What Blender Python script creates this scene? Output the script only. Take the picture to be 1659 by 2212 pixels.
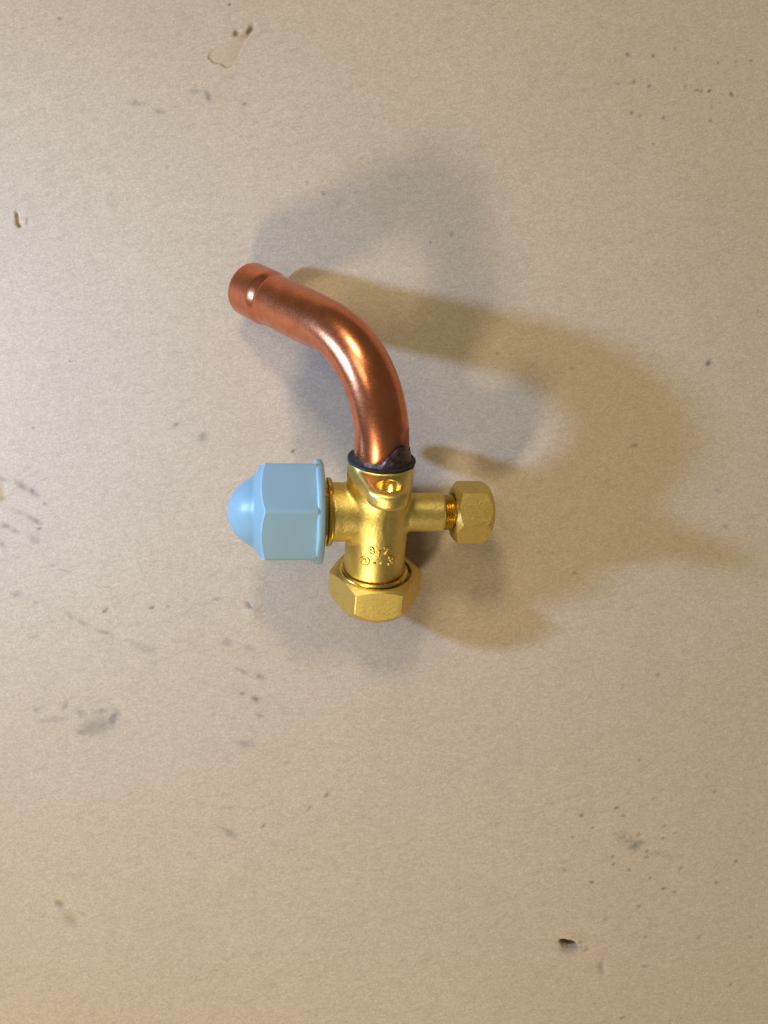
import bpy, math, random
import numpy as np
from mathutils import Vector

for o in list(bpy.data.objects):
    bpy.data.objects.remove(o)
sc = bpy.context.scene
col = sc.collection
MM = 0.001
R = math.radians
rng = np.random.default_rng(11)

# ------------------------------------------------------------------ camera
CAM_H = 300.0
cd = bpy.data.cameras.new('camera')
cam = bpy.data.objects.new('camera', cd)
col.objects.link(cam)
cam.location = (0, 0, CAM_H * MM)
cam.rotation_euler = (0, 0, 0)
cd.sensor_fit = 'VERTICAL'
cd.sensor_height = 4.54
cd.lens = 4.12
cd.clip_start = 0.01
cd.clip_end = 50
sc.camera = cam

# ------------------------------------------------------------------ dim room light (even)
w = bpy.data.worlds.new('World')
sc.world = w
w.use_nodes = True
bg = w.node_tree.nodes['Background']
bg.inputs[0].default_value = (1.0, 0.90, 0.72, 1)
bg.inputs[1].default_value = 0.13

# ------------------------------------------------------------------ lamps
def lamp(name, direction, dist, size, power, color, target=(0.0, 0.005, 0.02), aim=None, spread=180):
    l = bpy.data.lights.new(name, 'AREA')
    l.shape = 'DISK'
    l.size = size
    l.energy = power
    l.color = color
    l.spread = R(spread)
    o = bpy.data.objects.new(name, l)
    col.objects.link(o)
    d = Vector(direction).normalized()
    o.location = Vector(target) + d * dist
    back = d if aim is None else (o.location - Vector(aim))
    o.rotation_euler = back.to_track_quat('Z', 'Y').to_euler()
    return o
lamp('ceiling_lamp_far', (-0.20, 0.88, 1.0), 0.8, 0.155, 2.9, (1.0, 0.905, 0.66))
lamp('window_lamp', (-0.30, 0.050, 0.155), 0.3414, 0.028, 0.76, (0.36, 0.57, 1.0), aim=(0.035, 0.015, 0.0), spread=114)
lamp('ceiling_lamp_near', (-0.66, -1.40, 1.0), 0.74, 0.115, 3.9, (1.0, 0.89, 0.67))
lamp('ceiling_panel', (-0.30, 0.24, 0.88), 1.5, 0.50, 3.4, (1.0, 0.90, 0.66))

sc.view_settings.view_transform = 'Standard'
sc.view_settings.look = 'None'
sc.view_settings.exposure = 0.06
sc.view_settings.gamma = 1.0

# ------------------------------------------------------------------ helpers
def tag(o, **k):
    for a, b in k.items():
        o[a] = b
    return o

def mesh_obj(name, verts, faces, mat, parent=None, smooth=True, sharp=None):
    me = bpy.data.meshes.new(name)
    v = np.asarray(verts, dtype=np.float64)
    me.from_pydata([tuple(p) for p in v], [], [tuple(int(i) for i in f) for f in faces])
    me.validate()
    if smooth:
        me.shade_smooth()
    if sharp:
        me.set_sharp_from_angle(angle=R(sharp))
    me.materials.append(mat)
    o = bpy.data.objects.new(name, me)
    col.objects.link(o)
    if parent:
        o.parent = parent
    return o

def quad_mesh_fast(name, V, Q, mat, parent=None):
    me = bpy.data.meshes.new(name)
    V = np.ascontiguousarray(V, dtype=np.float32)
    Q = np.ascontiguousarray(Q, dtype=np.int32)
    me.vertices.add(len(V))
    me.vertices.foreach_set('co', V.ravel())
    me.loops.add(len(Q) * 4)
    me.loops.foreach_set('vertex_index', Q.ravel())
    me.polygons.add(len(Q))
    me.polygons.foreach_set('loop_start', np.arange(0, len(Q) * 4, 4, dtype=np.int32))
    me.update(calc_edges=True)
    me.shade_smooth()
    me.materials.append(mat)
    o = bpy.data.objects.new(name, me)
    col.objects.link(o)
    if parent:
        o.parent = parent
    return o

_lat = {}
def vnoise(x, y, cell, seed):
    """smooth value noise in -1..1"""
    if seed not in _lat:
        _lat[seed] = np.random.default_rng(seed).uniform(-1, 1, (257, 257))
    L = _lat[seed]
    gx = x / cell + 1000.37
    gy = y / cell + 1000.71
    ix = np.floor(gx).astype(int); iy = np.floor(gy).astype(int)
    fx = gx - ix; fy = gy - iy
    fx = fx * fx * (3 - 2 * fx); fy = fy * fy * (3 - 2 * fy)
    ix %= 256; iy %= 256
    return ((L[ix, iy] * (1 - fx) + L[ix + 1, iy] * fx) * (1 - fy)
            + (L[ix, iy + 1] * (1 - fx) + L[ix + 1, iy + 1] * fx) * fy)

# ------------------------------------------------------------------ materials
class NT:
    def __init__(self, name):
        self.m = bpy.data.materials.new(name)
        self.m.use_nodes = True
        self.t = self.m.node_tree
        self.b = self.t.nodes['Principled BSDF']
    def n(self, typ, **kw):
        nd = self.t.nodes.new(typ)
        for k, v in kw.items():
            setattr(nd, k, v)
        return nd
    def set(self, nd, **kw):
        for k, v in kw.items():
            nd.inputs[k.replace('_', ' ')].default_value = v
        return nd
    def l(self, a, b):
        self.t.links.new(a, b)
    def coord(self, scale=(1000, 1000, 1000), rot=(0, 0, 0)):
        c = self.n('ShaderNodeTexCoord')
        mr = self.n('ShaderNodeMapping')
        mr.inputs['Rotation'].default_value = rot
        mp = self.n('ShaderNodeMapping')
        mp.inputs['Scale'].default_value = scale
        self.l(c.outputs['Object'], mr.inputs['Vector'])
        self.l(mr.outputs[0], mp.inputs['Vector'])
        return mp.outputs[0]
    def noise(self, vec, scale, detail=3, rough=0.55, dist=0.0):
        nd = self.n('ShaderNodeTexNoise')
        nd.inputs['Scale'].default_value = scale
        nd.inputs['Detail'].default_value = detail
        nd.inputs['Roughness'].default_value = rough
        nd.inputs['Distortion'].default_value = dist
        self.l(vec, nd.inputs['Vector'])
        return nd
    def ramp(self, fac, stops):
        nd = self.n('ShaderNodeValToRGB')
        el = nd.color_ramp.elements
        while len(el) < len(stops):
            el.new(0.5)
        for e, (p, c) in zip(el, stops):
            e.position = p
            e.color = (*c, 1) if len(c) == 3 else c
        self.l(fac, nd.inputs[0])
        return nd.outputs[0]
    def mix(self, fac, a, b, blend='MIX'):
        nd = self.n('ShaderNodeMix', data_type='RGBA', blend_type=blend)
        for sock, val in ((nd.inputs[0], fac), (nd.inputs[6], a), (nd.inputs[7], b)):
            if isinstance(val, (int, float)):
                sock.default_value = val
            elif isinstance(val, tuple):
                sock.default_value = (*val, 1)
            else:
                self.l(val, sock)
        return nd.outputs[2]
    def maprange(self, val, a, b, c, d):
        nd = self.n('ShaderNodeMapRange')
        self.l(val, nd.inputs[0])
        for i, v in enumerate((a, b, c, d)):
            nd.inputs[i + 1].default_value = v
        return nd.outputs[0]
    def bump(self, h, strength, dist_mm, prev=None):
        nd = self.n('ShaderNodeBump')
        nd.inputs['Strength'].default_value = strength
        nd.inputs['Distance'].default_value = dist_mm * MM
        self.l(h, nd.inputs['Height'])
        if prev is not None:
            self.l(prev, nd.inputs['Normal'])
        return nd.outputs[0]
    def attr(self, name):
        a = self.n('ShaderNodeAttribute')
        a.attribute_name = name
        return a.outputs['Fac']

def brass_mat(name, c0, c1, rough, grain=1.0, grain_mm=0.05):
    t = NT(name)
    b = t.b
    b.inputs['Metallic'].default_value = 1.0
    v = t.coord()
    n1 = t.noise(v, 0.35, 4, 0.6)
    n2 = t.noise(v, 2.2, 3, 0.6)
    c = t.mix(t.maprange(n1.outputs['Fac'], 0.3, 0.7, 0, 1), c0, c1)
    c = t.mix(t.maprange(n2.outputs['Fac'], 0.45, 0.75, 0, 0.4), c, tuple(x * 0.72 for x in c1))
    t.l(c, b.inputs['Base Color'])
    t.l(t.maprange(n2.outputs['Fac'], 0.3, 0.7, rough - 0.07, rough + 0.09), b.inputs['Roughness'])
    # sand-cast skin brushed on the slant
    vs = t.coord((850, 3900, 1600), (0, 0, R(-33)))
    g = t.noise(vs, 1.0, 2, 0.6)
    g2 = t.noise(v, 3.0, 2, 0.5)
    c = t.mix(t.maprange(g.outputs['Fac'], 0.40, 0.72, 0, 0.30 * grain), c, tuple(x * 0.55 for x in c1))
    t.l(c, b.inputs['Base Color'])
    nb = t.bump(g.outputs['Fac'], 0.55 * grain, grain_mm)
    nb = t.bump(g2.outputs['Fac'], 0.30 * grain, grain_mm * 0.6, nb)
    t.l(nb, b.inputs['Normal'])
    return t.m

M_CAST = brass_mat('cast_brass', (0.83, 0.635, 0.20), (0.76, 0.565, 0.16), 0.41, 1.1, 0.14)
M_NUT = brass_mat('nut_brass', (0.81, 0.605, 0.18), (0.73, 0.53, 0.145), 0.42, 1.1, 0.14)
M_TURNED = brass_mat('turned_brass', (0.74, 0.55, 0.13), (0.66, 0.47, 0.10), 0.24, 0.3, 0.03)

_t = NT('bored_brass')
_t.b.inputs['Metallic'].default_value = 1.0
_t.b.inputs['Base Color'].default_value = (0.90, 0.66, 0.20, 1)
_n = _t.noise(_t.coord((300, 300, 5000)), 1.0, 2, 0.5)
_t.l(_t.maprange(_n.outputs['Fac'], 0.3, 0.7, 0.22, 0.34), _t.b.inputs['Roughness'])
M_BORE = _t.m

def copper_mat():
    t = NT('copper')
    b = t.b
    b.inputs['Metallic'].default_value = 1.0
    v = t.coord()
    n1 = t.noise(v, 0.22, 4, 0.6)
    n2 = t.noise(v, 1.6, 4, 0.65)
    c = t.mix(t.maprange(n1.outputs['Fac'], 0.35, 0.65, 0, 1), (0.73, 0.255, 0.118), (0.63, 0.195, 0.082))
    c = t.mix(t.maprange(n2.outputs['Fac'], 0.5, 0.8, 0, 0.28), c, (0.36, 0.11, 0.05))
    tar = t.attr('tarnish')
    c = t.mix(tar, c, (0.20, 0.085, 0.075))
    t.l(c, b.inputs['Base Color'])
    r1 = t.maprange(n2.outputs['Fac'], 0.3, 0.75, 0.22, 0.30)
    rr = t.n('ShaderNodeMath', operation='MULTIPLY_ADD')
    t.l(tar, rr.inputs[0]); rr.inputs[1].default_value = 0.25
    t.l(r1, rr.inputs[2])
    t.l(rr.outputs[0], b.inputs['Roughness'])
    g = t.noise(v, 0.5, 3, 0.5)
    nb = t.bump(g.outputs['Fac'], 0.16, 0.2)
    g2 = t.noise(v, 5.0, 2, 0.5)
    nb = t.bump(g2.outputs['Fac'], 0.10, 0.02, nb)
    t.l(nb, b.inputs['Normal'])
    return t.m
M_COPPER = copper_mat()

def braze_mat(name, stops, rough, metallic):
    t = NT(name)
    b = t.b
    v = t.coord()
    n = t.noise(v, 0.55, 5, 0.65, 0.6)
    t.l(t.ramp(n.outputs['Fac'], stops), b.inputs['Base Color'])
    b.inputs['Metallic'].default_value = metallic
    n2 = t.noise(v, 1.8, 3, 0.6)
    t.l(t.maprange(n2.outputs['Fac'], 0.3, 0.7, rough - 0.12, rough + 0.12), b.inputs['Roughness'])
    t.l(t.bump(n2.outputs['Fac'], 0.6, 0.25), b.inputs['Normal'])
    return t.m
M_BLACK = braze_mat('black_scale', [(0.3, (0.008, 0.009, 0.012)), (0.6, (0.02, 0.022, 0.03)), (0.78, (0.035, 0.04, 0.06))], 0.62, 0.0)
M_BLACK.node_tree.nodes['Principled BSDF'].inputs['Specular IOR Level'].default_value = 0.25
M_FLUX = braze_mat('braze_flux', [(0.25, (0.025, 0.016, 0.016)), (0.45, (0.065, 0.038, 0.036)), (0.6, (0.11, 0.07, 0.075)), (0.8, (0.22, 0.15, 0.14))], 0.38, 0.4)

def plastic_mat():
    t = NT('blue_plastic')
    b = t.b
    v = t.coord()
    n = t.noise(v, 0.12, 3, 0.5)
    c = t.mix(n.outputs['Fac'], (0.145, 0.245, 0.288), (0.16, 0.265, 0.31))
    sc1 = t.noise(t.coord((2600, 260, 700), (R(20), 0, R(25))), 1.0, 3, 0.7)
    c = t.mix(t.maprange(sc1.outputs['Fac'], 0.60, 0.80, 0, 0.22), c, (0.33, 0.43, 0.49))
    dirt_ = t.noise(v, 0.25, 5, 0.7)
    c = t.mix(t.maprange(dirt_.outputs['Fac'], 0.55, 0.80, 0, 0.25), c, (0.10, 0.14, 0.16))
    geo = t.n('ShaderNodeNewGeometry')
    c = t.mix(t.maprange(geo.outputs['Pointiness'], 0.505, 0.56, 0, 0.45), c, (0.30, 0.42, 0.49))
    t.l(c, b.inputs['Base Color'])
    b.inputs['Roughness'].default_value = 0.40
    b.inputs['IOR'].default_value = 1.45
    b.inputs['Specular IOR Level'].default_value = 0.4
    b.inputs['Subsurface Weight'].default_value = 0.35
    b.inputs['Subsurface Radius'].default_value = (0.5, 0.9, 1.0)
    b.inputs['Subsurface Scale'].default_value = 0.0012
    g = t.noise(v, 3.0, 3, 0.6)
    g2 = t.noise(v, 0.35, 2, 0.5)
    nb = t.bump(g.outputs['Fac'], 0.25, 0.03)
    nb = t.bump(g2.outputs['Fac'], 0.25, 0.12, nb)
    t.l(nb, b.inputs['Normal'])
    return t.m
M_BLUE = plastic_mat()

def cardboard_mat():
    t = NT('cardboard')
    b = t.b
    b.inputs['Roughness'].default_value = 0.85
    b.inputs['Specular IOR Level'].default_value = 0.25
    v = t.coord()
    big = t.noise(v, 0.016, 4, 0.55)
    mid = t.noise(v, 0.22, 4, 0.6)
    vs = t.coord((600, 1500, 1000), (0, 0, R(-8)))
    fib = t.noise(vs, 1.0, 4, 0.65)
    fine = t.noise(v, 1.9, 3, 0.75)
    c = t.mix(t.maprange(big.outputs['Fac'], 0.35, 0.65, 0, 1), (0.48, 0.378, 0.278), (0.455, 0.355, 0.26))
    # pulp mottling: pink and green-grey fibres
    hue = t.noise(v, 0.6, 4, 0.65)
    c = t.mix(t.maprange(hue.outputs['Fac'], 0.50, 0.68, 0, 0.42), c, (0.51, 0.375, 0.285))
    hue2 = t.noise(t.coord((900, 1000, 1000), (0, 0, R(40))), 1.0, 3, 0.6)
    c = t.mix(t.maprange(hue2.outputs['Fac'], 0.50, 0.68, 0, 0.42), c, (0.43, 0.385, 0.255))
    c = t.mix(t.maprange(mid.outputs['Fac'], 0.40, 0.75, 0.0, 0.12), c, (0.33, 0.26, 0.19))
    c = t.mix(t.maprange(fib.outputs['Fac'], 0.35, 0.70, 0.0, 0.34), c, (0.29, 0.215, 0.135))
    c = t.mix(t.maprange(fine.outputs['Fac'], 0.35, 0.65, 0.0, 0.50), c, (0.24, 0.175, 0.11))
    st = t.noise(t.coord((190, 750, 1000), (0, 0, R(-17))), 1.0, 4, 0.6)
    c = t.mix(t.maprange(st.outputs['Fac'], 0.54, 0.74, 0.0, 0.38), c, (0.27, 0.21, 0.145))
    st2 = t.noise(t.coord((90, 700, 1000), (0, 0, R(9))), 1.0, 3, 0.6)
    c = t.mix(t.maprange(st2.outputs['Fac'], 0.56, 0.76, 0.0, 0.08), c, (0.55, 0.46, 0.36))
    # torn places show raw brown pulp, grime and the insides of pits are dark grey
    c = t.mix(t.attr('torn'), c, (0.33, 0.225, 0.11))
    c = t.mix(t.attr('grime_and_pits'), c, (0.095, 0.088, 0.075))
    t.l(c, b.inputs['Base Color'])
    nb = t.bump(fib.outputs['Fac'], 0.45, 0.16)
    nb = t.bump(fine.outputs['Fac'], 0.45, 0.10, nb)
    t.l(nb, b.inputs['Normal'])
    return t.m
M_CARD = cardboard_mat()

# ------------------------------------------------------------------ cardboard sheet
PX = 0.14948      # mm on the sheet per unit of the 1659-wide survey
def sx(px): return (px - 829.5) * PX
def sy(py): return (1106 - py) * PX
def src(x0, y0, k, cx, cy):   # point read off an enlarged crop
    return (x0 + k * cx) * 0.67770, (y0 + k * cy) * 0.67770

def build_cardboard():
    inner_x = np.arange(-128, 128.01, 0.36)
    inner_y = np.arange(-170, 170.01, 0.36)
    def grow(v):
        out = []; p = v; d = 0.6
        while p < v + 90:
            p += d; d *= 1.35; out.append(p)
        return np.array(out)
    gx = grow(inner_x[-1]); gy = grow(inner_y[-1])
    xs = np.concatenate([-gx[::-1], inner_x, gx])
    ys = np.concatenate([-gy[::-1], inner_y, gy])
    X, Y = np.meshgrid(xs, ys, indexing='ij')
    Z = 0.10 * vnoise(X, Y, 42, 1) + 0.05 * vnoise(X, Y, 14, 2) + 0.022 * vnoise(X, Y, 3.3, 3)
    Z += 0.012 * np.sin(Y * 2 * np.pi / 7.6 + 0.3 * vnoise(X, Y, 30, 4))
    grime_and_pits = np.zeros_like(X); torn = np.zeros_like(X)
    wx = X + 0.45 * vnoise(X, Y, 1.5, 5) + 0.22 * vnoise(X, Y, 0.6, 6)
    wy = Y + 0.45 * vnoise(X, Y, 1.5, 7) + 0.22 * vnoise(X, Y, 0.6, 8)
    patch = 0.5 + 0.5 * vnoise(X, Y, 1.1, 9)
    def blob(px, py, rx, ry, rot=0.0, p=2.0, rag=1.0):
        """soft ragged ellipse, radii in survey px"""
        cx, cy = sx(px), sy(py)
        a = R(rot)
        ux = X + (wx - X) * rag - cx; uy = Y + (wy - Y) * rag - cy
        q = ((ux * math.cos(a) + uy * math.sin(a)) / (rx * PX)) ** 2 + ((-ux * math.sin(a) + uy * math.cos(a)) / (ry * PX)) ** 2
        return np.exp(-q ** (p / 2))
    def dirt(px, py, rx, ry, s, rot=0.0, spotty=0.6):
        nonlocal grime_and_pits
        m = blob(px, py, rx * 1.08, ry * 1.08, rot, 2.6, 0.7) * min(1, s * 1.75) * (1 - spotty + spotty * patch)
        grime_and_pits = np.maximum(grime_and_pits, m)
    # small specks, upper right
    for cx, cy, s in [(305, 215, .6), (555, 235, .5), (1175, 300, .6), (510, 525, .55), (365, 490, .45), (975, 570, .5), (1015, 575, .5),
                      (1100, 570, .6), (1310, 610, .6), (345, 785, .65), (650, 830, .5), (1110, 855, .45), (765, 170, .25), (1490, 275, .35),
                      (1120, 730, .3), (555, 1085, .3), (430, 820, .3), (860, 535, .3), (205, 500, .25), (1350, 290, .3)]:
        px, py = src(1900, 100, .3303, cx, cy)
        dirt(px, py, 4.0, 3.2, s, rng.uniform(0, 180), .3)
    # specks, lower right
    for cx, cy, s in [(425, 450, .6), (140, 510, .5), (480, 515, .4), (230, 615, .4), (820, 600, .4), (905, 655, .3), (805, 700, .35),
                      (600, 670, .4), (670, 800, .45), (670, 850, .35), (390, 855, .45), (400, 915, .45), (525, 960, .5), (950, 945, .5),
                      (1400, 885, .5), (220, 1060, .65), (810, 1110, .55), (900, 1140, .45), (1245, 1065, .45), (600, 1255, .4),
                      (650, 1740, .35), (1350, 1890, .4), (470, 2170, .45), (660, 1505, .35), (1090, 1505, .3), (720, 375, .35), (1225, 320, .4),
                      (1510, 1500, .3), (240, 2050, .3), (700, 1020, .3), (320, 1370, .3), (610, 55, .3), (60, 690, .3), (0, 960, .35)]:
        px, py = src(1800, 2400, .3906, cx, cy)
        dirt(px, py, 5.0, 2.8, s * .95, rng.uniform(5, 45), .35)
    px, py = src(1800, 2400, .3906, 585, 755); dirt(px, py, 16, 9, .55, 20, .8)
    px, py = src(1800, 2400, .3906, 500, 700); dirt(px, py, 22, 12, .28, -20, .9)
    px, py = src(1800, 2400, .3906, 780, 830); dirt(px, py, 30, 5, .25, -8, .9)
    # soft smear with a dark rim, lower left
    px, py = src(0, 1400, .4747, 650, 1930)
    dirt(px, py, 37, 20, .30, 14, .35)
    px, py = src(0, 1400, .4747, 755, 1880); dirt(px, py, 9, 20, .42, -25, .5)
    px, py = src(0, 1400, .4747, 560, 1965); dirt(px, py, 14, 8, .40, 10, .5)
    px, py = src(0, 1400, .4747, 680, 1830); dirt(px, py, 20, 6, .3, 10, .5)
    for cx, cy, rx, ry, s, ro in [(240, 1815, 10, 6, .3, -50), (435, 1790, 7, 12, .35, -20), (350, 1885, 28, 6, .28, 5), (540, 1840, 14, 8, .25, -20),
                                  (145, 310, 14, 7, .5, -30), (220, 355, 16, 6, .45, -32), (300, 435, 5, 3, .5, -20), (225, 540, 18, 5, .4, -28),
                                  (262, 602, 6, 3, .5, 0), (35, 585, 11, 6, .4, -25), (100, 620, 13, 5, .35, -20), (230, 670, 14, 8, .3, -30),
                                  (15, 710, 12, 6, .35, -40), (120, 490, 20, 5, .22, -18), (110, 1040, 12, 7, .3, 0), (240, 1095, 7, 4, .25, 20),
                                  (705, 1155, 7, 4, .6, 40), (1015, 1130, 5, 3.2, .75, 10), (1122, 1125, 4, 3, .5, 0), (550, 1228, 13, 5, .38, -28),
                                  (470, 1190, 10, 5, .25, -30), (700, 1298, 18, 5, .35, -18), (350, 850, 6, 3, .3, 0), (420, 885, 20, 2, .25, -8),
                                  (950, 1390, 20, 10, .18, -20), (1000, 1420, 16, 8, .18, -20), (700, 990, 20, 2, .2, -5), (225, 1325, 12, 4, .22, 0)]:
        px, py = src(0, 1400, .4747, cx, cy); dirt(px, py, rx, ry, s * .9, ro, .5)
    # between left edge and valve, below it
    for cx, cy, rx, ry, s, ro in [(455, 68, 10, 4, .6, -35), (410, 570, 10, 4, .35, -20), (545, 610, 8, 6, .45, -30), (505, 780, 9, 6, .5, -20),
                                  (405, 735, 6, 4, .35, 0), (545, 905, 9, 4, .35, -20), (430, 1115, 20, 8, .25, -15), (1045, 1505, 7, 5, .5, 30),
                                  (915, 1602, 6, 3, .4, 35), (565, 1735, 6, 3.4, .45, 25), (310, 1790, 18, 6, .4, -35), (225, 1738, 8, 3, .3, -30),
                                  (300, 1600, 14, 4, .2, 0), (290, 350, 14, 8, .22, -10), (460, 390, 14, 6, .25, -20), (360, 545, 6, 3, .3, 0),
                                  (740, 1260, 5, 3, .25, 40), (220, 20, 10, 3, .3, 0)]:
        px, py = src(600, 1900, .4219, cx, cy); dirt(px, py, rx, ry, s * .9, ro, .4)
    # upper left and around the tube
    for cx, cy, rx, ry, s, ro in [(895, 415, 6, 13, .38, 28), (590, 445, 13, 5, .25, -10), (690, 480, 12, 6, .25, -15), (258, 80, 3, 3, .5, 0),
                                  (990, 18, 3, 3, .6, 0), (1055, 448, 3, 3, .4, 0), (1395, 832, 3, 3.5, .4, 0), (1330, 785, 3, 3, .3, 0), (840, 395, 12, 5, .2, 0)]:
        px, py = src(0, 0, .7378, cx, cy); dirt(px, py, rx, ry, s, ro, .3)
    for cx, cy, rx, ry, s, ro in [(985, 375, 3, 3.5, .5, 0), (550, 178, 4, 2.5, .35, 20), (428, 1221, 6, 2.6, .7, 40), (60, 1160, 9, 9, .3, 0),
                                  (1070, 335, 5, 5, .3, 0)]:
        px, py = src(600, 480, .7836, cx, cy); dirt(px, py, rx, ry, s, ro, .3)
    px, py = src(0, 900, .4219, 1535, 1165); dirt(px, py, 10, 12, .25, -30, .4)
    px, py = src(0, 900, .4219, 1330, 1078); dirt(px, py, 5, 4, .4, 30, .3)
    px, py = src(0, 900, .4219, 250, 1098); dirt(px, py, 4, 3, .45, 0, .3)
    px, py = src(0, 900, .4219, 530, 588); dirt(px, py, 3, 3, .35, 0, .3)
    for cx, cy, rx, ry, s, ro in [(1405, 80, 6, 8, .5, -20), (1095, 425, 9, 4, .35, 10), (1480, 765, 7, 5, .3, 20), (1450, 620, 7, 5, .25, 0),
                                  (840, 965, 4, 3, .4, 0), (1190, 1400, 5, 3, .35, 20), (830, 100, 4, 3, .3, 0), (510, 35, 4, 3, .35, 0)]:
        px, py = src(1200, 1100, .7523, cx, cy); dirt(px, py, rx, ry, s, ro, .3)
    # faint random scuffs everywhere
    for k in range(240):
        px, py = rng.uniform(-60, 1720), rng.uniform(-60, 2270)
        if 380 < px < 1300 and 350 < py < 1400 and k % 3:
            continue
        dirt(px, py, rng.uniform(1.5, 6), rng.uniform(1.2, 2.6), rng.uniform(.06, .2), rng.uniform(-35, 35), .5)
    # a few broad rubbed areas
    grime_and_pits = np.maximum(grime_and_pits, 0.035 * np.clip(vnoise(X, Y, 9, 21) * vnoise(X, Y, 2, 22) * 3, 0, 1))

    # ---- torn flake at the top: peeled ply with a crisp lower right lip
    pts = [(340, 800), (420, 880), (600, 930), (640, 965), (700, 975), (790, 930), (880, 800), (940, 640), (1020, 480), (1090, 380),
           (1130, 230), (1060, 250), (1020, 350), (930, 380), (850, 320), (790, 430), (560, 560), (400, 650)]
    poly = np.array([(sx(a), sy(b)) for a, b in (src(600, 40, .1808, *q) for q in pts)])
    def inside(poly, x, y):
        r = np.zeros(x.shape, bool); n = len(poly)
        for i in range(n):
            (x1, y1), (x2, y2) = poly[i], poly[(i + 1) % n]
            c = ((y1 > y) != (y2 > y)) & (x < (x2 - x1) * (y - y1) / (y2 - y1 + 1e-12) + x1)
            r ^= c
        return r
    def polydist(poly, x, y, closed=True):
        d = np.full(x.shape, 1e9); n = len(poly)
        for i in range(n if closed else n - 1):
            a = poly[i]; b = poly[(i + 1) % n]
            ab = b - a
            tt = np.clip(((x - a[0]) * ab[0] + (y - a[1]) * ab[1]) / (ab @ ab), 0, 1)
            d = np.minimum(d, np.hypot(x - a[0] - tt * ab[0], y - a[1] - tt * ab[1]))
        return d
    win = (np.abs(X - poly[:, 0].mean()) < 16) & (np.abs(Y - poly[:, 1].mean()) < 18)
    xw = X[win] + 0.5 * (wx[win] - X[win]); yw = Y[win] + 0.5 * (wy[win] - Y[win])
    ins = inside(poly, xw, yw)
    dl = polydist(poly[:11], xw, yw, False)
    dall = polydist(poly, xw, yw)
    depth = np.where(ins, 0.40 * np.exp(-dl / 3.0) * np.clip(dall / 0.35, 0, 1) + 0.05, 0)
    lip = np.where(~ins, 0.10 * np.exp(-(dl / 0.8) ** 2), 0)
    Z[win] += lip - depth
    torn[win] = np.maximum(torn[win], np.where(ins, 0.38 * np.exp(-dl / 4.5) + 0.06, 0))
    for cx, cy, rx, ry, ro, dp in [(1085, 290, 5, 13, -28, 1.1), (850, 345, 6, 6, 0, .8), (960, 375, 9, 4, 0, .4)]:
        px, py = src(600, 40, .1808, cx, cy)
        m = blob(px, py, rx, ry, ro, 2.6, .5)
        Z -= dp * m; torn = np.maximum(torn, m * .8); grime_and_pits = np.maximum(grime_and_pits, m * (.55 if dp > .5 else .1))  # holes in the tear are coloured darker where they go deep
    # ---- puncture near the left edge, sunk and coloured darker inside
    for cx, cy, rx, ry, ro, dp, tn, gr in [(430, 700, 6, 14, 8, 1.1, .9, .25), (500, 960, 7, 8, 40, 1.0, .5, .55), (455, 860, 5, 10, 10, .8, .7, .3), (725, 870, 5, 12, 5, .3, 0, .25)]:
        px, py = src(0, 600, .12055, cx, cy)
        m = blob(px, py, rx * .62, ry * .62, ro, 2.6, .5)
        Z -= dp * m; torn = np.maximum(torn, m * tn); grime_and_pits = np.maximum(grime_and_pits, m * gr)
    px, py = src(0, 600, .12055, 720, 560); Z += 0.30 * blob(px, py, 15, 17, 0, 2, .2)
    px, py = src(0, 600, .12055, 330, 900); Z += 0.25 * blob(px, py, 6, 16, 0, 2, .2)
    # ---- deep hole lower right, inside coloured darker, with a lifted flap
    px, py = src(1700, 2900, .1808, 625, 605)
    m = blob(px, py, 17, 6.5, -14, 3.5, .6)
    Z -= 4.2 * m; grime_and_pits = np.maximum(grime_and_pits, .75 * m); torn = np.maximum(torn, .6 * m)
    px, py = src(1700, 2900, .1808, 850, 625); m = blob(px, py, 15, 5, 5, 2.5, .6); Z -= .55 * m; torn = np.maximum(torn, .35 * m)
    px, py = src(1700, 2900, .1808, 870, 700); m = blob(px, py, 9, 4, 12, 2.5, .4); Z += .55 * m
    px, py = src(1700, 2900, .1808, 660, 700); Z -= .5 * blob(px, py, 24, 9, 0, 2, .5); dirt(px, py, 24, 9, .3, 0, .4)  # hollow beside the hole, sunk and coloured darker
    px, py = src(1700, 2900, .1808, 640, 470); Z += .35 * blob(px, py, 22, 8, -10, 2, .3)
    px, py = src(1700, 2900, .1808, 1225, 1020); Z -= .40 * blob(px, py, 8, 14, 5, 2, .3); dirt(px, py, 7, 13, .2, 0, .3)  # soft dent, its colour darkened along with the sinking
    # ---- dents, some coloured darker where they sink
    px, py = src(0, 2700, .3617, 530, 505); m = blob(px, py, 10, 6, -30, 2.4, .4); Z -= .75 * m; torn = np.maximum(torn, .5 * m); grime_and_pits = np.maximum(grime_and_pits, .3 * m)
    px, py = src(0, 2700, .3617, 640, 645); m = blob(px, py, 20, 11, -40, 2.2, .3); Z -= .65 * m; grime_and_pits = np.maximum(grime_and_pits, .22 * m)
    px, py = src(0, 2700, .3617, 690, 590); Z += .3 * blob(px, py, 16, 5, -40, 2, .2)
    px, py = src(600, 480, .7836, 645, 228); m1 = blob(px - 8, py - 6, 20, 13, 25, 2, .1); Z -= .25 * m1
    px, py = src(600, 1900, .4219, 490, 115); Z += .45 * blob(px, py, 13, 15, 0, 2, .2)
    px, py = src(600, 1900, .4219, 450, 70); Z -= .4 * blob(px, py, 9, 4, -30, 2, .2)
    px, py = src(0, 1400, .4747, 5, 345); m = blob(px, py, 10, 20, 0, 2.4, .7); Z -= .5 * m; torn = np.maximum(torn, .7 * m)
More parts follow.
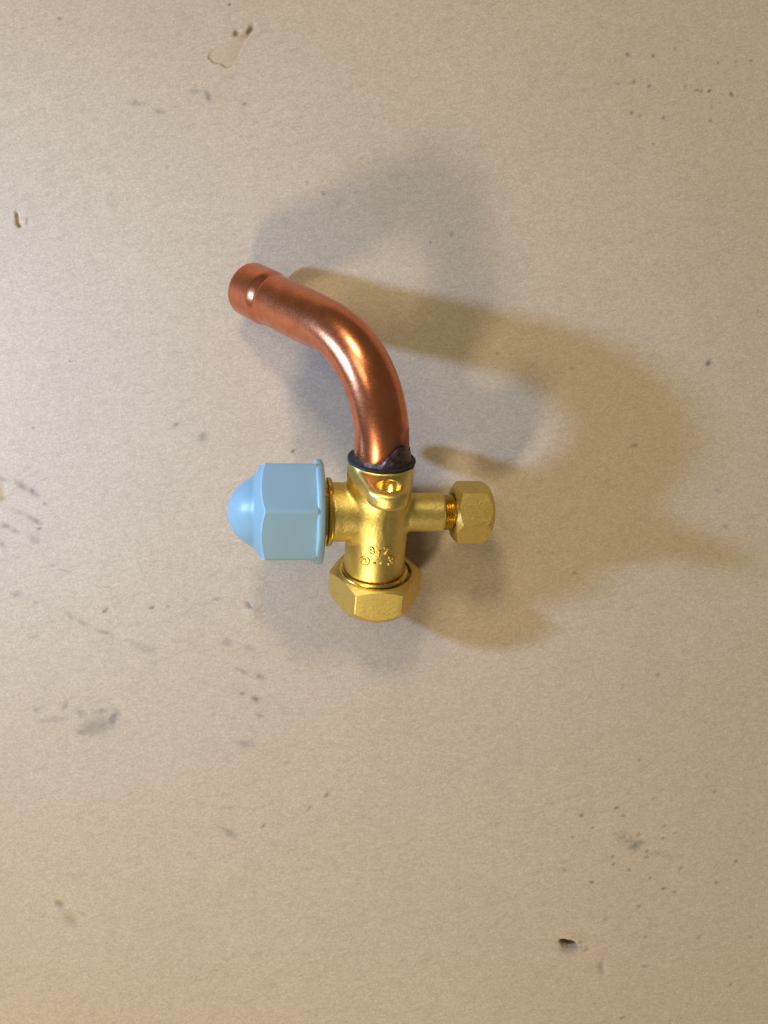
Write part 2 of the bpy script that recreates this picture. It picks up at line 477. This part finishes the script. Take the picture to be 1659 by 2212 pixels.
    px, py = src(0, 1400, .4747, 10, 395); m = blob(px, py, 10, 7, 10, 2.4, .7); torn = np.maximum(torn, .9 * m); grime_and_pits = np.maximum(grime_and_pits, .3 * m)
    px, py = src(0, 1400, .4747, 15, 270); m = blob(px, py, 14, 5, -15, 2.4, .7); grime_and_pits = np.maximum(grime_and_pits, .4 * m)
    nx, ny = X.shape
    V = np.stack([X, Y, Z - 0.28], -1).reshape(-1, 3) * MM
    i = np.arange(nx * ny).reshape(nx, ny)
    Q = np.stack([i[:-1, :-1], i[1:, :-1], i[1:, 1:], i[:-1, 1:]], -1).reshape(-1, 4)
    o = quad_mesh_fast('cardboard_sheet', V, Q, M_CARD)
    for nm, arr in (('grime_and_pits', grime_and_pits), ('torn', torn)):
        at = o.data.attributes.new(nm, 'FLOAT', 'POINT')
        at.data.foreach_set('value', np.clip(arr, 0, 1).astype(np.float32).ravel())
    tag(o, kind='structure')
    return o
build_cardboard()

# ------------------------------------------------------------------ the valve: local frame  s (right port)  a (towards the tube)  f (front)
TILT, LEAN, ROLL = R(26), R(4.3), R(9.5)
A = np.array([math.sin(LEAN) * math.cos(TILT), math.cos(LEAN) * math.cos(TILT), math.sin(TILT)])
s0 = np.array([math.cos(LEAN), -math.sin(LEAN), 0.0])
f0 = np.cross(s0, A)
F = math.cos(ROLL) * f0 + math.sin(ROLL) * s0
S = math.cos(ROLL) * s0 - math.sin(ROLL) * f0
ORG = np.array([-1.85, 0.0, 24.3])
def W(u, v, w_):
    u, v, w_ = np.broadcast_arrays(np.asarray(u, float), np.asarray(v, float), np.asarray(w_, float))
    return (ORG + u[..., None] * S + v[..., None] * A + w_[..., None] * F) * MM

valve = bpy.data.objects.new('service_valve', None)
col.objects.link(valve)
valve.empty_display_size = 0.01
tag(valve, label='brass service valve with bent copper tube and pale blue cap, lying on the brown cardboard',
    category='valve')

# ---- cast body as one blended surface (distance field -> surface nets)
def smin(a, b, k):
    h = np.clip(0.5 + 0.5 * (b - a) / k, 0, 1)
    return b * (1 - h) + a * h - k * h * (1 - h)
def smax(a, b, k):
    return -smin(-a, -b, k)

def body_field(u, v, w_):
    r = np.hypot(u, w_)
    rad = 9.15 + 0.45 * np.clip((v - 2) / 9, 0, 1)
    main = smax(r - rad, np.abs(v + 1.1) - 18.1, 0.35)
    rn = np.hypot(v, w_)
    neck = smax(rn - (8.75 + 0.9 * np.clip((-u - 11) / 20, 0, 1)), smax(-u - 14.1, u, 0.4), 0.5)
    stub = smax(rn - 5.75, smax(u - 19.6, -u, 0.5), 0.5)
    d = smin(main, neck, 1.7)
    d = smin(d, stub, 1.3)
    # mounting lugs in front and behind, flat on the tube side
    for sgn in (1, -1):
        ws = w_ * sgn
        end, nose, hole, lo_v, hi_v = (15.6, 6.1, 15.5, 10.2, 16.15) if sgn > 0 else (17.2, 6.1, 17.0, 11.2, 16.3)
        t = np.clip(ws / end, 0, 1)
        lug2 = np.hypot(u, ws - end * t) - (9.2 * (1 - t) + nose * t)
        top = v * math.cos(R(4)) + (ws - 9) * math.sin(R(4)) - hi_v
        lug = smax(smax(lug2, top, 1.6), lo_v - v, 2.4)
        lug = smax(lug, -ws, 0.5)
        d = smin(d, lug, 1.2)
        # the spot-faced flat and the hole through it
        d = smax(d, -np.maximum(np.maximum(np.hypot(u, ws - hole) - 3.6, np.abs(v - 14) - 9), -ws), 0.25)
    return d

def surface_nets(fn, lo, hi, h):
    ax = [np.arange(l, hh + h, h, dtype=np.float32) for l, hh in zip(lo, hi)]
    G = np.meshgrid(*ax, indexing='ij')
    D = fn(*G).astype(np.float32)
    n = np.array(D.shape)
    sg = D < 0
    c = np.zeros(n - 1, np.int8)
    corners = [(i, j, k) for i in (0, 1) for j in (0, 1) for k in (0, 1)]
    for i, j, k in corners:
        c += sg[i:n[0] - 1 + i, j:n[1] - 1 + j, k:n[2] - 1 + k]
    cells = np.argwhere((c > 0) & (c < 8))
    P = np.zeros((len(cells), 3)); cnt = np.zeros(len(cells))
    for p in corners:
        for axis in range(3):
            if p[axis] == 0:
                q = list(p); q[axis] = 1
                ia = cells + np.array(p); ib = cells + np.array(q)
                da = D[ia[:, 0], ia[:, 1], ia[:, 2]]; db = D[ib[:, 0], ib[:, 1], ib[:, 2]]
                m = (da < 0) != (db < 0)
                t = da[m] / (da[m] - db[m])
                pt = np.tile(np.array(p, float), (m.sum(), 1)); pt[:, axis] = t
                P[m] += pt; cnt[m] += 1
    P = (cells + P / cnt[:, None]) * h + np.array(lo)
    idx = -np.ones(n - 1, np.int64)
    idx[cells[:, 0], cells[:, 1], cells[:, 2]] = np.arange(len(cells))
    Q = []
    for axis in range(3):
        b, c2 = [(1, 2), (2, 0), (0, 1)][axis]
        sl0 = [slice(None)] * 3; sl1 = [slice(None)] * 3
        sl0[axis] = slice(0, -1); sl1[axis] = slice(1, None)
        s_a = sg[tuple(sl0)]; s_b = sg[tuple(sl1)]
        e = np.argwhere(s_a != s_b)
        ok = (e[:, b] > 0) & (e[:, c2] > 0) & (e[:, b] < n[b] - 1) & (e[:, c2] < n[c2] - 1)
        e = e[ok]
        def cell(db, dc):
            q = e.copy(); q[:, b] -= db; q[:, c2] -= dc
            return idx[q[:, 0], q[:, 1], q[:, 2]]
        quad = np.stack([cell(1, 1), cell(0, 1), cell(0, 0), cell(1, 0)], -1)
        flip = ~s_a[e[:, 0], e[:, 1], e[:, 2]]
        quad[flip] = quad[flip][:, ::-1]
        Q.append(quad)
    return P, np.concatenate(Q)

P, Q = surface_nets(body_field, (-16.5, -20.5, -25.5), (21.0, 18.8, 25.5), 0.24)
body = quad_mesh_fast('valve_body', W(P[:, 0], P[:, 1], P[:, 2]), Q, M_CAST, valve)

# ---- turned / hexagonal parts
def hex_outline(ap, rf, corner0, nf=8, nc=6):
    th, rr = [], []
    ft = math.atan((ap - rf) * math.tan(R(30)) / ap)
    dc = (ap - rf) / math.cos(R(30))
    for k in range(6):
        fc = corner0 + R(30) + k * R(60)
        for x in np.linspace(-ft, ft, nf):
            th.append(fc + x); rr.append(ap / math.cos(x))
        for x in np.linspace(-(R(30) - ft), R(30) - ft, nc + 2)[1:-1]:
            th.append(fc + R(30) + x)
            rr.append(dc * math.cos(x) + math.sqrt(max(rf * rf - (dc * math.sin(x)) ** 2, 0)))
    return np.array(th), np.array(rr)

def place_axis(axis):
    if axis == 'v':
        return lambda t, r, th: W(r * np.sin(th), t, r * np.cos(th))
    sg = 1 if axis == 'u' else -1
    off = 0.7 if axis == 'u' else -0.6
    return lambda t, r, th: W(sg * (t + off), r * np.sin(th), r * np.cos(th))

def rings_mesh(name, rings, th, axis, mat, parent, cap0=True, cap1=True, sharp=25, wob=0.0):
    """rings: list of (t, r) each scalar or per-angle arrays, in order along the outline"""
    f = place_axis(axis)
    n = len(th); V = []; Fc = []
    for t, r in rings:
        V.append(f(np.broadcast_to(t, (n,)), np.broadcast_to(r, (n,)), th))
    m = len(rings)
    V = np.concatenate(V)
    for a in range(m - 1):
        for j in range(n):
            k = (j + 1) % n
            Fc.append((a * n + j, a * n + k, (a + 1) * n + k, (a + 1) * n + j))
    V = list(V)
    for on, ring in ((cap0, 0), (cap1, m - 1)):
        if on:
            ci = len(V)
            V.append(np.mean(V[ring * n:(ring + 1) * n], axis=0))
            for j in range(n):
                k = (j + 1) % n
                Fc.append((ci, ring * n + k, ring * n + j) if ring == 0 else (ci, ring * n + j, ring * n + k))
    o = mesh_obj(name, V, Fc, mat, parent, True, None)
    import bmesh
    bm = bmesh.new(); bm.from_mesh(o.data)
    bmesh.ops.recalc_face_normals(bm, faces=bm.faces)
    bm.to_mesh(o.data); bm.free()
    if sharp:
        o.data.set_sharp_from_angle(angle=R(sharp))
    return o

TH = np.linspace(0, 2 * np.pi, 72, endpoint=False)

# large flare nut at the lower end
th, rh = hex_outline(12.45, 0.6, R(-1.5) + R(30))
r0 = 11.9
vt, vb = -19.35, -31.6
k = math.tan(R(27))
rings = [(vt - 9, 7.9), (vt - 3.2, 9.0), (vt - 2.6, 10.75), (vt - 0.25, 10.75), (vt, 11.0), (vt, r0 - 0.15), (vt - 0.05, r0)]
for q in (0.35, 0.7, 1.0):
    rings.append((vt - (rh - r0) * k * q - 0.05, r0 + (rh - r0) * q))
rb, kb = 11.45, 1.30
rings.append((vb + (rh - rb) * kb + 0.6, rh))
for q in (0.7, 0.35, 0.0):
    rings.append((vb + (rh - rb) * kb * q + 0.6, rb + (rh - rb) * q))
rings += [(vb + 0.15, rb - 0.2), (vb, rb - 0.6), (vb, 8.4), (vt - 9, 7.9)]
nut = rings_mesh('flare_nut', rings, th, 'v', M_NUT, valve, False, False, 18)
# the nut hangs loose on the barrel: tipped about its own middle
def tip_mesh(o, centre, axis, ang):
    from mathutils import Matrix
    c = Vector(centre)
    o.data.transform(Matrix.Translation(c) @ Matrix.Rotation(ang, 4, Vector(axis)) @ Matrix.Translation(-c))
tip_mesh(nut, W(0, -20.0, 0), tuple(S), R(4.5))
from mathutils import Matrix
nut.data.transform(Matrix.Translation((Vector(S) * 0.75 + Vector((0, 0, 0.0))) * MM))

# turned shoulder where the body enters the nut
shoulder = rings_mesh('turned_shoulder', [(-23, 8.0), (-23, 10.3), (-19.9, 10.3), (-19.5, 10.45), (-19.25, 10.5), (-18.95, 10.3), (-18.7, 9.9), (-18.65, 9.55), (-18.85, 9.25), (-18.9, 8.0)], TH, 'v', M_TURNED, valve, False, False, 30)

tip_mesh(shoulder, W(0, -20.0, 0), tuple(S), R(4.5))

# blue stem cap: domed end, hexagonal grip, rim
th, rh = hex_outline(13.8, 1.3, R(26.5))
dome_t = 44.3
rings = []
prof = [(44.62, .5), (44.55, 1.4), (44.3, 2.6), (43.85, 3.9), (43.2, 5.2), (42.4, 6.4), (41.4, 7.55), (40.2, 8.6), (39.0, 9.4), (38.0, 9.95), (37.3, 10.35), (36.9, 10.75)]
rings += prof
r0 = 11.5
rings.append((36.4, r0))
for q in (0.3, 0.6, 0.85, 1.0):
    rings.append((36.4 - (rh - r0) * 0.52 * q - 0.15 * q ** 3, r0 + (rh - r0) * q - (0.12 if q < 1 else 0)))
rings.append((19.4, rh))
rings.append((19.3, 11.0))
cap = rings_mesh('stem_cap', rings, th, '-u', M_BLUE, valve, True, True, 40)
cap['label'] = 'pale blue plastic cap'
rings_mesh('rim', [(17.2, 10.6), (17.2, 14.7), (17.35, 15.15), (17.7, 15.45), (19.0, 15.5), (19.42, 15.35), (19.62, 14.9), (19.62, 10.6), (17.2, 10.6)], TH, '-u', M_BLUE, cap, False, False, 50)

# threaded stem between cap and body
thr = [(14.3, 8.0), (14.4, 9.6), (14.6, 9.95), (14.9, 10.2), (15.7, 10.25), (15.9, 10.05), (16.1, 9.3), (16.5, 9.3), (16.7, 10.1), (17.2, 10.2), (17.5, 9.6),
       (18.0, 9.4), (20, 9.5), (20, 3)]
rings_mesh('stem_thread', thr, TH, '-u', M_TURNED, valve, False, True, 25)

# small service port: thread and hexagonal domed cap nut
thr = [(18.2, 4.0), (18.3, 5.0), (18.55, 5.3)]
for i in range(4):
    t = 18.6 + i * 0.75
    thr += [(t, 4.75), (t + 0.3, 5.35), (t + 0.45, 5.35), (t + 0.72, 4.75)]
thr += [(22.6, 4.7), (22.6, 2)]
rings_mesh('port_thread', thr, TH, 'u', M_TURNED, valve, False, True, 25)

th, rh = hex_outline(8.25, 0.35, R(1.6), 8, 5)
r0 = 7.6
rings = [(24.2, 5.2), (22.0, 5.6), (21.65, 6.0), (21.6, r0 - 0.2), (21.65, r0)]
for q in (0.35, 0.7, 1.0):
    rings.append((21.65 + (rh - r0) * 0.75 * q, r0 + (rh - r0) * q))
def dome_t2(r):
    return 29.2 + 5.1 * np.sqrt(np.clip(1 - (np.asarray(r) / 9.75) ** 2, 0, 1)) ** 1.0
rings.append((dome_t2(np.minimum(rh, 9.5)), rh))
for q in (0.66, 0.33, 0.0):
    r_ = 7.8 + (rh - 7.8) * q
    rings.append((dome_t2(r_), r_))
for q in (0.9, 0.8, 0.68, 0.55, 0.4, 0.25, 0.1):
    r_ = 7.8 * q
    rings.append((dome_t2(r_), r_))
pnut = rings_mesh('port_cap_nut', rings, th, 'u', M_NUT, valve, False, True, 22)
pnut.data.transform(Matrix.Translation(Vector(S) * 0.35 * MM))

# bright bored wall of the mounting hole in the front lug
def bore(ws0=15.5, ri=3.42, ro=3.72):
    n = 48
    th = np.linspace(0, 2 * np.pi, n, endpoint=False)
    V = []; Fc = []
    def add(r_, depth):
        x = r_ * np.sin(th); z = ws0 + r_ * np.cos(th)
        v = (16.15 - (z - 9) * math.sin(R(4))) / math.cos(R(4)) - depth
        V.append(W(x, v, z))
    for r_, dp in ((ro, 0.3), (ro, -0.02), (ri + 0.12, -0.02), (ri, 0.12), (ri, 4.9), (ro, 4.9)):
        add(r_, dp)
    for a in range(5):
        for j in range(n):
            k_ = (j + 1) % n
            Fc.append((a * n + j, (a + 1) * n + j, (a + 1) * n + k_, a * n + k_))
    return mesh_obj('mounting_hole', np.concatenate(V), Fc, M_BORE, body, True, 30)
bore()

# ---- raised casting marks on the barrel
def text_mesh(body_txt, size):
    cu = bpy.data.curves.new('t', 'FONT')
    cu.body = body_txt; cu.size = size
    cu.extrude = 0.22; cu.bevel_depth = 0.19; cu.bevel_resolution = 2
    cu.align_x = 'CENTER'; cu.resolution_u = 4
    o = bpy.data.objects.new('t', cu); col.objects.link(o)
    dg = bpy.context.evaluated_depsgraph_get()
    me = bpy.data.meshes.new_from_object(o.evaluated_get(dg))
    V = np.array([v.co[:] for v in me.vertices]); Fc = [tuple(p.vertices) for p in me.polygons]
    bpy.data.objects.remove(o); bpy.data.curves.remove(cu); bpy.data.meshes.remove(me)
    V[:, :2] -= (V[:, :2].max(0) + V[:, :2].min(0)) / 2
    return V, Fc
def on_barrel(V, Fc, du, dv, name='embossed_letter', rot=0.0):
    c, s_ = math.cos(rot), math.sin(rot)
    x = V[:, 0] * c - V[:, 1] * s_ + du; y = V[:, 0] * s_ + V[:, 1] * c + dv
    rr = 9.17 + V[:, 2]
    a = x / 9.2
    return mesh_obj(name, W(rr * np.sin(a), y, rr * np.cos(a)), Fc, M_CAST, body, True, 50)
def ring_flat(r1, r2, n=28):
    # low rounded ridge (r1 > 0) or dot (r1 = 0)
    V = []; Fc = []
    m = 7
    for i in range(n):
        a = 2 * math.pi * i / n
        for k_ in range(m):
            q = k_ / (m - 1)
            if r1 > 0:
                r_ = r1 + (r2 - r1) * q; z = -0.1 + 0.36 * math.sin(math.pi * q)
            else:
                r_ = 0.02 + r2 * q; z = 0.28 * math.cos(q * math.pi / 2) - 0.08 * q
            V.append((r_ * math.cos(a), r_ * math.sin(a), z))
    for i in range(n):
        for k_ in range(m - 1):
            b_ = m * i + k_; c_ = m * ((i + 1) % n) + k_
            Fc.append((b_, b_ + 1, c_ + 1, c_))
    return np.array(V), Fc
for ch, size, du, dv, ro in (('8', 3.5, -2.55, -8.35, 0.12), ('1', 2.3, -0.25, -8.95, -0.1), ('7', 3.5, 2.2, -8.3, 0.0),
                             ('3', 4.2, 3.75, -11.8, 0.0), ('E', 1.6, -4.3, -12.0, 0.3)):
    V, Fc = text_mesh(ch, size)
    on_barrel(V, Fc, du, dv, rot=ro)
V, Fc = ring_flat(1.1, 1.75); on_barrel(V, Fc, -4.3, -12.0, name='embossed_ring')
for du in (-1.45, 0.75):
    V, Fc = ring_flat(0, 0.62, 14); on_barrel(V, Fc, du, -12.25, name='embossed_dot')

# ------------------------------------------------------------------ copper tube
def build_tube():
    L1, RB, L2 = 5.3, 28.53, 37.9
    az, el, dt, di = 2.575, -0.664, -0.00374, -0.0529
    P0 = ORG + A * 17.3
    t_ = TILT + dt; ip = LEAN + di
    a = np.array([math.sin(ip) * math.cos(t_), math.cos(ip) * math.cos(t_), math.sin(t_)])
    e = np.array([math.cos(el) * math.cos(az), math.cos(el) * math.sin(az), math.sin(el)])
    ang = math.acos(a @ e)
    n0 = e - a * (a @ e); n0 /= np.linalg.norm(n0)
    b = np.cross(a, n0)
    tot = L1 + RB * ang + L2
    arc_end = L1 + RB * ang
    ss = np.concatenate([np.linspace(-3, arc_end, 90), np.linspace(arc_end, tot, 90)[1:]])
    n = 96
    th = np.linspace(0, 2 * np.pi, n, endpoint=False)
    V = []; tarn = []
    def frame(s_):
        q = min(max((s_ - L1) / RB, 0), ang)
        T = math.cos(q) * a + math.sin(q) * n0
        N = -math.sin(q) * a + math.cos(q) * n0
        c = P0 + a * min(s_, L1) + RB * (math.sin(q) * a + (1 - math.cos(q)) * n0) + e * max(s_ - arc_end, 0)
        return c, T, N
    def ring(s_, r_, flat=0.0, collect=True):
        c, T, N = frame(s_)
        nr = np.cos(th)[:, None] * N + np.sin(th)[:, None] * b
        rad = (r_ * (1 - flat * np.abs(np.cos(th)) ** 1.5 + 0.35 * flat * np.sin(th) ** 2))[:, None]
        V.append(c + nr * rad)
        # heat tint creeping up from the braze, strongest on the front right
        fr = nr @ (0.80 * S + 0.60 * F)
        lim = 2.0 + 8.0 * np.clip(fr, 0, 1) ** 1.5 + 1.6 * vnoise(th * 5, np.full(n, s_), 1.3, 41)
        tt = np.clip((lim + 1.2 - s_) / 4.5, 0, 1) * (0.35 + 0.5 * np.clip(fr, 0, 1))
        # dull handling stripe along the tube
        tt = np.maximum(tt, 0.16 * np.clip(vnoise(th * 2.2, np.full(n, s_) * 0.12, 1.0, 42), 0, 1))
        tarn.append(tt)
    for s_ in ss:
        fl = 0.07 * min(1, max(0, min((s_ - L1 + 6) / 14, (arc_end + 8 - s_) / 14)))
        d = tot - s_                     # distance from the open end
        r_ = 7.95
        if d < 13.5:                     # swaged socket with a rolled neck
            sw = np.clip((13.2 - d) / 3.6, 0, 1); sw = sw * sw * (3 - 2 * sw)
            r_ = 7.95 + 0.58 * sw - 0.09 * math.exp(-((d - 13.6) / 1.2) ** 2)
        if d < 0.8:
            r_ -= 0.35 * (1 - d / 0.8) ** 2
        ring(s_, r_, fl)
    for s_, r_ in ((tot + 0.02, 7.95), (tot - 0.2, 7.65), (tot - 9, 7.6), (tot - 12.5, 7.0), (tot - 30, 6.95)):
        ring(s_, r_)
    m = len(V)
    V = np.concatenate(V) * MM
    Fc = [(i * n + j, i * n + (j + 1) % n, (i + 1) * n + (j + 1) % n, (i + 1) * n + j) for i in range(m - 1) for j in range(n)]
    o = mesh_obj('copper_tube', V, Fc, M_COPPER, valve)
    at = o.data.attributes.new('tarnish', 'FLOAT', 'POINT')
    at.data.foreach_set('value', np.clip(np.concatenate(tarn), 0, 1).astype(np.float32))
    # a stray blob of blue-grey flux stuck on the tube near the socket
    return o, frame, tot
tube, tframe, tube_len = build_tube()

# ---- black scaled end face of the body with the braze fillet
n = 96
tha = np.linspace(0, 2 * np.pi, n, endpoint=False)
jit = 0.10 * np.array([math.sin(5 * x + 1) + math.sin(11 * x) for x in tha])
rings = [(16.2, 9.2), (16.5 + jit * 1.6, 9.83), (16.9 + jit, 9.88), (17.25 + jit * .5, 9.9), (17.42, 9.65), (17.45 + jit * .5, 9.0), (17.55 + jit, 8.4), (17.9 + jit * 2, 8.1), (18.2 + jit * 2, 7.8)]
rings_mesh('braze_ring', rings, tha, 'v', M_BLACK, valve, False, False, None)

# lump of braze and flux climbing the tube on the front right
def build_flux():
    na, nv = 70, 26
    a0, a1 = R(-52), R(104)
    V = []
    for i in range(na):
        q = i / (na - 1)
        a = a0 + (a1 - a0) * q
        hgt = 0.9 + 5.6 * math.exp(-((math.degrees(a) - 32) / 30) ** 2) + 2.6 * math.exp(-((math.degrees(a) - 80) / 18) ** 2)
        hgt += 0.35 * math.sin(9 * a) + 0.25 * math.sin(17 * a + 1)
        edge = min(1, min(q, 1 - q) / 0.08)
        for j in range(nv):
            z = j / (nv - 1)
            v = 17.5 + hgt * z
            bulge = (0.75 * (1 - z) ** 2 + 0.18 * math.sin(math.pi * min(1, z * 1.02)) ** 0.7) * edge - 0.12 * z ** 6 - 0.05
            nn = float(vnoise(np.array([a * 9.0]), np.array([v]), 1.5, 51)[0]) * 0.13 + float(vnoise(np.array([a * 9.0]), np.array([v]), 0.6, 52)[0]) * 0.10
            r_ = 7.97 + max(bulge, -0.1) + nn * edge * (1 - z ** 4)
            V.append(W(r_ * math.sin(a), v, r_ * math.cos(a)))
    Fc = [(i * nv + j, (i + 1) * nv + j, (i + 1) * nv + j + 1, i * nv + j + 1) for i in range(na - 1) for j in range(nv - 1)]
    o = mesh_obj('braze_residue', np.array(V), Fc, M_FLUX, valve)
    return o
build_flux()

bpy.context.view_layer.update()
zmin = {}
for o in valve.children_recursive:
    if o.type == 'MESH':
        co = np.empty(len(o.data.vertices) * 3, np.float32); o.data.vertices.foreach_get('co', co)
        zmin[o.name] = float(co[2::3].min() * 1000)
print('lowest points (mm):', {k_: round(v_, 2) for k_, v_ in zmin.items()})
